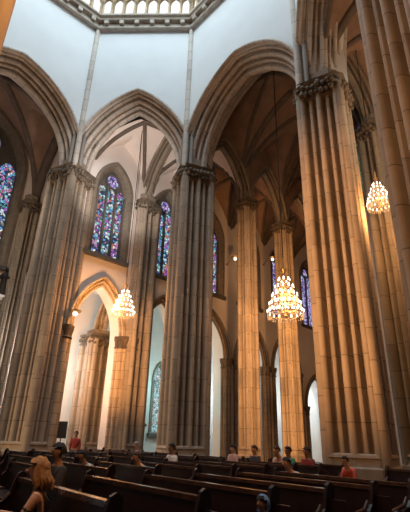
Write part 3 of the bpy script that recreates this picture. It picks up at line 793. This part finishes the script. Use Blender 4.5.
def person(loc, face_az, label, shirt, hair, skin='tan', hairlen=0, lean=0., standing=False, head_turn=0., sc=1., legs='dark', arms='rest', name='person', bare=False, hood=False, seat=.45):
    """origin on the floor under the hips, facing local +Y"""
    root = empty(name, (loc[0], loc[1], loc[2] if len(loc) > 2 else 0), -math.radians(face_az)); root.scale = (sc, sc, sc); tag(root, label, 'person')
    hz = .93 if standing else seat+.09
    ly = lambda h: lean*h
    pel = Vector((0, 0, hz)); bel = Vector((0, ly(.2), hz+.18)); che = Vector((0, ly(.40), hz+.37)); nkb = Vector((0, ly(.52), hz+.50)); nk = Vector((0, ly(.56)+.01, hz+.56))
    hd = nk+Vector((0, .025+lean*.05, .085)); ht = nk+Vector((0, .03+lean*.08, .18))
    V = [pel, bel, che, nkb, nk, hd, ht]; Rr = [(.155, .12), (.135, .10), (.155, .105), (.085, .075), .055, (.082, .098), (.066, .082)]
    Ed = [(0, 1), (1, 2), (2, 3), (3, 4), (4, 5), (5, 6)]
    def add(i, pts, rs):
        for p, r in zip(pts, rs):
            V.append(Vector(p)); Rr.append(r); Ed.append((i, len(V)-1)); i = len(V)-1
        return i
    wr = []
    for sg in (-1, 1):
        sh = che+Vector((sg*.165, 0, .075))
        if arms == 'rest': el = sh+Vector((sg*.06, .06, -.27)); w_ = Vector((sg*.12, el.y+.24, hz+.10))
        elif arms == 'hang': el = sh+Vector((sg*.05, -.01, -.29)); w_ = el+Vector((0, .05, -.25))
        elif arms == 'phone': el = sh+Vector((sg*.05, .14, -.25)); w_ = Vector((sg*.05, el.y+.24, el.z+.06+.02*sg))
        elif arms == 'pray': el = sh+Vector((sg*.03, .20, -.22)); w_ = Vector((sg*.03, el.y+.17, el.z+.16))
        i = add(2, [sh, el, w_], [.058, .042, .028])
        wr.append((w_, (w_-el).normalized(), sg))
    if standing:
        for sg in (-1, 1): add(0, [(sg*.09, 0, hz-.08), (sg*.10, .01, .48), (sg*.10, -.02, .09), (sg*.10, .13, .045)], [.09, .06, .042, .04])
    else:
        for sg in (-1, 1): add(0, [(sg*.10, .06, hz-.01), (sg*.12, .44, seat+.07), (sg*.12, .42, .10), (sg*.12, .56, .05)], [.09, .062, .042, .04])
    body = skin_mesh('body', V, Ed, Rr, SK[skin], root, 1)
    # ears and nose belong to the body mesh
    bm = bmesh.new(); bm.from_mesh(body.data)
    Rh = Matrix.Rotation(math.radians(-head_turn), 3, 'Z')
    add_ball(bm, hd+Rh@Vector((0, .108, .012)), .014, 6, 5, (1, 1.2, 1.4))
    for sg in (-1, 1): add_ball(bm, hd+Rh@Vector((sg*.083, 0, .01)), .022, 6, 5, (.4, .8, 1.2))
    bm.to_mesh(body.data); bm.free(); body.data.polygons.foreach_set('use_smooth', [True]*len(body.data.polygons))
    for sg in (-1, 1):
        fb = bmesh.new(); add_ball(fb, hd+Rh@Vector((sg*.032, .090, .035)), .012, 6, 5, (1.3, .6, .8)); bm_obj('eye', fb, HR['brown'], root, 60)
    fb = bmesh.new(); add_ball(fb, hd+Rh@Vector((0, .098, -.035)), .02, 6, 5, (1.2, .4, .35)); bm_obj('mouth', fb, HR['brown'], root, 60)
    for w_, d, sg in wr:
        up_ = Vector((0, 0, 1)); sd = d.cross(up_).normalized()*(-sg)
        FV, FE, FRr = finger_chain(w_, d, sd, up_, .9 if arms in ('phone', 'pray') else .4)
        skin_mesh('hand', FV, FE, FRr, SK[skin], body, 1)
    # top
    SV = [pel+Vector((0, 0, -.02)), bel, che, nkb+Vector((0, 0, -.045))]; SR = [(.17, .135), (.152, .117), (.170, .122), (.095, .085)]; SE = [(0, 1), (1, 2), (2, 3)]
    for j, (w_, d, sg) in enumerate(wr):
        base = 7 + j*3
        sh, el = V[base], V[base+1]
        if bare:
            k = len(SV); mid_ = sh.lerp(el, .35); m2 = sh.lerp(el, .8)
            continue
        k = len(SV); SV += [sh, el, el.lerp(w_, .75)]; SR += [.072, .054, .042]; SE += [(2, k), (k, k+1), (k+1, k+2)]
    if bare:
        SV[3] = che+Vector((0, 0, .055)); SR[2] = (.172, .124); SR[3] = (.15, .10)
    skin_mesh('top', SV, SE, SR, CL[shirt], root, 1)
    if bare:
        for j in (0, 1):
            sh, el = V[7+j*3], V[8+j*3]; w_ = wr[j][0]
            skin_mesh('sleeve', [sh.lerp(el, .38), sh.lerp(el, .62)], [(0, 1)], [.062, .060], CL[shirt], root, 1)
            bm = bmesh.new(); sg = -1 if j == 0 else 1
            add_tube(bm, [che+Vector((sg*.09, .115, .0)), nkb+Vector((sg*.085, .05, .035)), che+Vector((sg*.10, -.115, .02))], .012, 6); bm_obj('strap', bm, CL[shirt], root)
    LV = [pel+Vector((0, 0, -.02))]; LR = [(.165, .13)]; LE = []
    for sg in (-1, 1):
        k = len(LV)
        if standing: LV += [Vector((sg*.09, 0, hz-.08)), Vector((sg*.10, .01, .48)), Vector((sg*.10, -.02, .12))]
        else: LV += [Vector((sg*.10, .06, hz-.01)), Vector((sg*.12, .44, seat+.07)), Vector((sg*.12, .42, .14))]
        LR += [.102, .075, .058]; LE += [(0, k), (k, k+1), (k+1, k+2)]
    skin_mesh('trousers', LV, LE, LR, CL[legs], root, 1)
    fm = bmesh.new()
    for sg in (-1, 1):
        fy = .08 if standing else .53; add_ball(fm, (sg*(.10 if standing else .12), fy-.02, .05), .055, 8, 6, (.85, 2.1, .85))
    bm_obj('shoes', fm, CL['black'], root, 60)
    # hair: cap over the skull, longer strands falling behind
    bm = bmesh.new(); bmesh.ops.create_uvsphere(bm, u_segments=16, v_segments=12, radius=1)
    Rm_ = Rh
    for v in list(bm.verts):
        c = v.co
        if c.y > .12 and c.z < .5 or c.z < -.45-(0.25 if hairlen else 0): v.tag = True
    bmesh.ops.delete(bm, geom=[v for v in bm.verts if v.tag], context='VERTS')
    for v in bm.verts:
        c = v.co; nz = 1+.05*math.sin(9*c.x+5*c.z)+.04*math.sin(13*c.y)
        v.co = hd+Rm_@Vector((c.x*.102*nz, c.y*.118*nz-.012, c.z*.125*nz+.03))
    bmesh.ops.solidify(bm, geom=bm.faces[:], thickness=.012)
    if hairlen:
        rnd = random.Random(3)
        for k in range(26):
            a = PI*(1.0+ (k/25.)*1.0); x = math.cos(a)*.095; y = math.sin(a)*.10-.015
            p0 = hd+Rm_@Vector((x*.85, y*.85, .06)); p1 = hd+Rm_@Vector((x*1.08, y*1.1, -.03)); l_ = hairlen*rnd.uniform(.8, 1.1)
            p2 = p1+Vector((rnd.uniform(-.015, .015)+x*.25, y*.35-.01, -l_*.5)); p3 = p2+Vector((rnd.uniform(-.03, .03), -.005, -l_*.5))
            add_tube(bm, [p0, p1, p2, p3], [.020, .026, .022, .007], 6)
    bm_obj('hair', bm, HR[hair], root, 70)
    if hood:
        bm = bmesh.new(); bmesh.ops.create_uvsphere(bm, u_segments=16, v_segments=12, radius=1)
        bmesh.ops.delete(bm, geom=[v for v in bm.verts if v.co.y > .35 and v.co.z < .8], context='VERTS')
        for v in bm.verts: c = v.co.copy(); v.co = hd+Rh@Vector((c.x*.125, c.y*.14-.01, c.z*.16+.0))
        bmesh.ops.solidify(bm, geom=bm.faces[:], thickness=.014); bm_obj('hood', bm, CL[shirt], root, 60)
    return root
def azp(x, r):   # plan point at image bearing (degrees) and distance
    return (r*math.sin(math.radians(x)), r*math.cos(math.radians(x)))
FA = -127
wp = azp(-17.4, 5.3)
wm = person(wp, -100, 'woman with long blond hair and black off-shoulder top sitting front left with a phone', 'black', 'blond', 'tan', .115, .12, arms='phone', bare=True, legs='black', seat=.37, head_turn=10)
# phone held in her hands
ph = empty('phone', (0, 0, 0)); tag(ph, 'phone with a lit screen held by the blond woman', 'phone')
bm = bmesh.new(); vs = add_box(bm, (0, 0, 0), (.075, .010, .15)); bmesh.ops.bevel(bm, geom=bm.edges[:], offset=.004, segments=2); bm_obj('phone_body', bm, M['iron'], ph)
bm = bmesh.new(); add_box(bm, (0, -.0058, 0), (.066, .001, .138)); bm_obj('phone_screen', bm, simple('lit_screen', (.1, .2, .25), .2, emit=(.35, .7, .85), es=1.6), ph)
Rw = Matrix.Rotation(math.radians(100), 4, 'Z')
lp = Vector((0, .12*.475+.14+.24+.12, .46+.445-.25+.11)); ph.location = Rw@lp+Vector((wp[0], wp[1], 0)); ph.rotation_euler = (math.radians(-25), 0, math.radians(100))
PP = [
 (-16.4, 8.2, FA, 'person with dark hair in the pew just behind the blond woman', 'dark', 'black', 'brown', {}),
 (-11.9, 10.2, FA, 'person in a pale grey top bending forward, left of the middle', 'palegrey', 'black', 'brown', dict(lean=.7)),
 (-7.6, 16.5, FA, 'person with grey hair and dark top sitting far back, left of two dark heads', 'dark', 'grey', 'fair', {}),
 (-5.9, 11.5, FA, 'person in an olive top leaning forward near the middle left', 'olive', 'brown', 'tan', dict(lean=.6)),
 (-3.3, 14.3, FA, 'person in a bright white shirt below the central pier', 'white', 'black', 'brown', {}),
 (4.1, 15.4, FA, 'person in a pale pink top sitting below the slender amber pier', 'pink', 'black', 'fair', {}),
 (6.7, 15.2, FA, 'person in dark clothes sitting right of the one in pale pink', 'dark', 'brown', 'tan', {}),
 (10.0, 13.6, FA, 'person in a dusty pink top beside the one in green', 'pink', 'brown', 'tan', dict(lean=.35)),
 (10.7, 14.4, FA, 'person in a green top under the large chandelier', 'green', 'black', 'brown', {}),
 (12.1, 10.3, FA, 'person in a pale blue-grey top bending over, right of the middle', 'palegrey', 'black', 'tan', dict(lean=.75)),
 (12.9, 13.0, FA, 'person in a red top at the foot of the daylit far arch', 'red', 'black', 'brown', {}),
 (18.0, 12.2, FA, 'person in a coral red top leaning forward before the huge amber pier', 'coral', 'black', 'tan', dict(lean=.6)),
]
for bz, r, fa, lb, sh, hr, sk, kw in PP:
    p = Vector(azp(bz, r)); n = p.dot(NV); row = round((n+.25-.92)/.97); tn = .92+.97*row-.25; p = p*(tn/n)
    person((p.x, p.y), fa, lb, sh, hr, sk, arms='rest', sc=.9 if kw.get('lean', 0) > .5 else 1.03, **kw)
person((-5.75, 21.7), 175, 'person in red standing by the pale shafts right of the massive left pier', 'red', 'black', 'brown', standing=True, arms='hang')
p = Vector(azp(7.6, 5.6)); n = p.dot(NV); row = round((n+.25-.92)/.97); tn = .92+.97*row-.25; p = p*(tn/n)
person((p.x, p.y), FA, 'child in a blue hooded top sitting low in the pews at bottom centre right', 'blue', 'black', 'brown', hood=True, sc=.62, seat=.66, legs='jeans')
# ------------------------------------------------------------------ smaller furnishings
def rooted(root, name, bm, m, sm=None, parent=None):
    bmesh.ops.transform(bm, matrix=Matrix.Translation(-root.location), verts=bm.verts); return bm_obj(name, bm, m, parent or root, sm)
# statue on a corbel beside the big left window
sp_ = W5(-.62, -.35, 9.45); st = empty('robed_statue', sp_); tag(st, 'small dark robed statue standing on a corbel beside the big left window', 'statue')
bm = bmesh.new(); add_lathe(bm, [(.30, 0), (.31, .1), (.24, .55), (.20, .95), (.25, 1.2), (.27, 1.36), (.16, 1.5), (.07, 1.54), (.07, 1.58)], 12)
for sg in (-1, 1): add_tube(bm, [(sg*.24, 0, 1.38), (sg*.27, -.10, 1.12), (sg*.06, -.27, 1.16)], [.08, .07, .05], 8)
bm_obj('robe', bm, M['iron'], st, 60)
bm = bmesh.new(); add_ball(bm, (0, 0, 1.68), .12, 10, 8, (.9, 1, 1.15)); add_ball(bm, (0, -.12, 1.67), .025, 6, 5); bm_obj('head', bm, M['iron'], st, 60)
cb = empty('corbel', W5(-.62, 0, 9.0)); tag(cb, 'pale stone corbel under the dark robed statue', 'corbel')
bm = bmesh.new(); ang = math.radians(44)
for z, w_ in ((9.38, .62), (9.22, .50), (9.05, .36), (8.88, .22)): 
    c_ = W5(-.62, -w_*.5, z); add_box(bm, c_, (w_*1.1, w_, .16), rz=ang)
rooted(cb, 'corbel_block', bm, M['white'])
# bracket lamps
def bracket(fr, s, d, z, reach, label, sc=1.):
    root = empty('bracket_lamp', fr(s, d, z)); tag(root, label, 'wall lamp')
    bm = bmesh.new(); add_tube(bm, [fr(s, d, z-.3), fr(s, d-reach*.3, z-.1), fr(s, d-reach*.7, z+.05), fr(s, d-reach, z)], .03*sc, 6); add_ball(bm, fr(s, d-.02, z-.3), .09*sc)
    rooted(root, 'bracket_arm', bm, M['brass'])
    bm = bmesh.new(); p_ = fr(s, d-reach, z); add_lathe(bm, [(.05*sc, 0), (.30*sc, .03*sc), (.34*sc, .10*sc), (.10*sc, .16*sc), (.03*sc, .3*sc)], 14, p_); rooted(root, 'lamp_shade', bm, M['brass'], 50)
    bm = bmesh.new(); add_ball(bm, (p_.x, p_.y, p_.z-.06*sc), .13*sc, 10, 8); rooted(root, 'globe', bm, M['bulb_small'], 60)
bracket(W1, -3.85, -.1, 7.6, .5, 'saucer-shaped wall lamp at the left foot of the low amber arch')
bracket(W1, 8.6, -.1, 14.6, .9, 'small wall lamp right of the central pier, beside the third window')
bracket(W1, 13.3, -.1, 16.0, 1.0, 'small bright wall lamp left of the slender pier behind the large chandelier')
# notice panel on a stand
np_ = empty('notice_stand', (-6.88, 23.1, 0)); tag(np_, 'dark rectangular notice panel on a thin stand right of the massive left pier', 'notice board')
bm = bmesh.new(); add_box(bm, (0, 0, 1.78), (.50, .05, .78)); bm_obj('panel', bm, M['panel'], np_)
bm = bmesh.new(); add_tube(bm, [(0, .04, .03), (0, .04, 1.5)], .025, 8); add_lathe(bm, [(.22, 0), (.22, .03), (.03, .05)], 14, (0, .04, 0)); bm_obj('stand_pole', bm, M['iron'], np_, 40)
# confessional in the second chapel and a kiosk in the third
def booth(loc, rz, label, name):
    root = empty(name, loc, rz); tag(root, label, 'booth')
    bm = bmesh.new(); add_box(bm, (0, 0, 1.1), (1.5, .9, 2.2)); add_box(bm, (0, 0, .06), (1.64, 1.04, .12)); bm_obj('booth_body', bm, M['red_wood'], root)
    bm = bmesh.new(); add_poly_prism(bm, [(-.85, 2.2), (.85, 2.2), (.85, 2.32), (0, 2.75), (-.85, 2.32)], (-.52, .52), lambda s, d, z: Vector((s, d, z))); bm_obj('gable', bm, M['red_wood'], root)
    bm = bmesh.new(); add_box(bm, (0, -.47, 1.05), (.6, .05, 1.9)); d_ = bm_obj('booth_door', bm, M['wood'], root)
    bm = bmesh.new(); add_ball(bm, (.22, -.52, 1.0), .035); bm_obj('door_knob', bm, M['brass'], d_)
M['red_wood'] = simple('dark_red_wood', (.10, .02, .02), .5, var=.2)
M['sign'] = simple('white_sign', (.8, .8, .8), .6)
booth(W1(2.55, 2.4, 0), math.radians(44), 'dark red wooden confessional behind the pews, in the teal-lit arch left of the central pier', 'confessional')
ks = empty('information_stand', W1(6.9, 2.0, 0), math.radians(44)); tag(ks, 'dark stand with a small white sign just right of the central pier', 'sign')
bm = bmesh.new(); add_box(bm, (0, 0, .95), (.5, .3, 1.9)); bm_obj('stand_body', bm, M['panel'], ks)
bm = bmesh.new(); add_box(bm, (0, -.02, 2.2), (.55, .06, .5)); bm_obj('sign_board', bm, M['sign'], ks)

# ------------------------------------------------------------------ lights
def point(loc, col, power, r=.25, name='lamp_and_fill_light'):  # serves the chandelier lights and the added fill points
    l = bpy.data.lights.new(name, 'POINT'); l.color = col; l.energy = power; l.shadow_soft_size = r
    o = bpy.data.objects.new(name, l); COL.objects.link(o); o.location = loc; return o
def area(loc, rot, size, col, power, name='daylight', sy=None):
    l = bpy.data.lights.new(name, 'AREA'); l.color = col; l.energy = power; l.size = size
    if sy: l.shape = 'RECTANGLE'; l.size_y = sy
    else: l.shape = 'DISK'
    o = bpy.data.objects.new(name, l); COL.objects.link(o); o.location = loc; o.rotation_euler = rot; return o
WARM = (1, .45, .15); WARMW = (1, .74, .50)
area((O[0]+.5, O[1]-1, 38), (0, 0, 0), 15, (.76, .91, 1), 5600, 'dome_daylight')
point((-4.9, 22.6, 8.2), WARM, 480)
point((3.9, 19.4, 7.6), WARM, 280)
def spot(loc, tgt, col, power, ang, name='pier_fill_spot'):  # unseen spots without fixtures, added to brighten the piers
    l = bpy.data.lights.new(name, 'SPOT'); l.color = col; l.energy = power; l.spot_size = math.radians(ang); l.spot_blend = .7; l.shadow_soft_size = .15
    o = bpy.data.objects.new(name, l); COL.objects.link(o); o.location = loc; o.rotation_euler = (Vector(tgt)-Vector(loc)).to_track_quat('-Z', 'Y').to_euler(); return o
for z_ in (2.6, 6.8, 11.2): spot((2.3, 18.5, 5.5), (D[0], D[1], z_), WARM, 2700, 42)
for z_ in (2.6, 6.8, 11.2): spot((4.9, 21.5, 5.0), (G[0], G[1], z_), WARM, 2500, 42)
spot((-4.0, 20.0, 5.0), (B[0], B[1], 6.0), WARM, 1500, 80)
spot((-2.2, 7.5, 6.5), (E[0], E[1], 7.6), WARM, 6200, 76)
spot((-15.5, 13.5, 4), (A[0], A[1], 4), (1, .62, .32), 2900, 60)
point(W1(-2.9, 1.7, 4.2), WARM, 150, .2)  # warm fill added to brighten the chapel pier
point((7.0, 14.6, 10.0), WARM, 420)
point((-.6, 3.0, 8.0), WARM, 720, .4)  # unseen fill added to warm the near pier and the seated woman
point((-7.5, 9.0, 9.0), WARM, 350, .4)  # unseen warm fill added over the crossing
# unseen fill points added inside the chapels
point(W1(-3.3, 3.4, 5.5), (1, .93, .86), 500, .4)
for c in centers[1:3]: point(W1(c, 3.2, 5), (.45, .85, .85), 220, .4)
for c in centers[3:]: point(W1(c, 3.2, 5), (.75, .9, .95), 300, .4)
# unseen fills added for the left arm, first aisle bay and right aisle
point((-12.5, 20.5, 13.5), (1, .78, .58), 380, .5)
spot((-3.6, 17.0, 11.5), (-5.6, 24.5, 17.5), (1, .88, .8), 3000, 60, 'aisle_fill_spot')  # unseen spot added to whiten the window wall
point((8.3, 12.8, 14), (1, .72, .48), 350, .5)

w = bpy.data.worlds.new('World'); scene.world = w; w.use_nodes = True
w.node_tree.nodes['Background'].inputs[0].default_value = (.75, .72, .8, 1); w.node_tree.nodes['Background'].inputs[1].default_value = .022

# ------------------------------------------------------------------ camera
PX, PY, YH, VX, VY = 205, 256, 441, 233, -740
zx, zy = VX-PX, PY-VY; Lz = math.hypot(zx, zy); fpx = math.sqrt(Lz*(YH-PY))
up = Vector((zx, zy, -fpx)).normalized(); fwd = Vector((0, 0, -1)); fh = (fwd-up*fwd.dot(up)).normalized(); rt = fh.cross(up)
Rm3 = Matrix((rt, fh, up))
cd = bpy.data.cameras.new('camera'); cam = bpy.data.objects.new('camera', cd); COL.objects.link(cam)
cam.matrix_world = Matrix.Translation((0, 0, 1.45)) @ Rm3.to_4x4()
cd.sensor_fit = 'HORIZONTAL'; cd.sensor_width = 36; cd.lens = fpx/410*36; cd.clip_end = 300
scene.camera = cam
scene.view_settings.view_transform = 'Standard'; scene.view_settings.look = 'None'; scene.view_settings.gamma = 1; scene.view_settings.exposure = 0
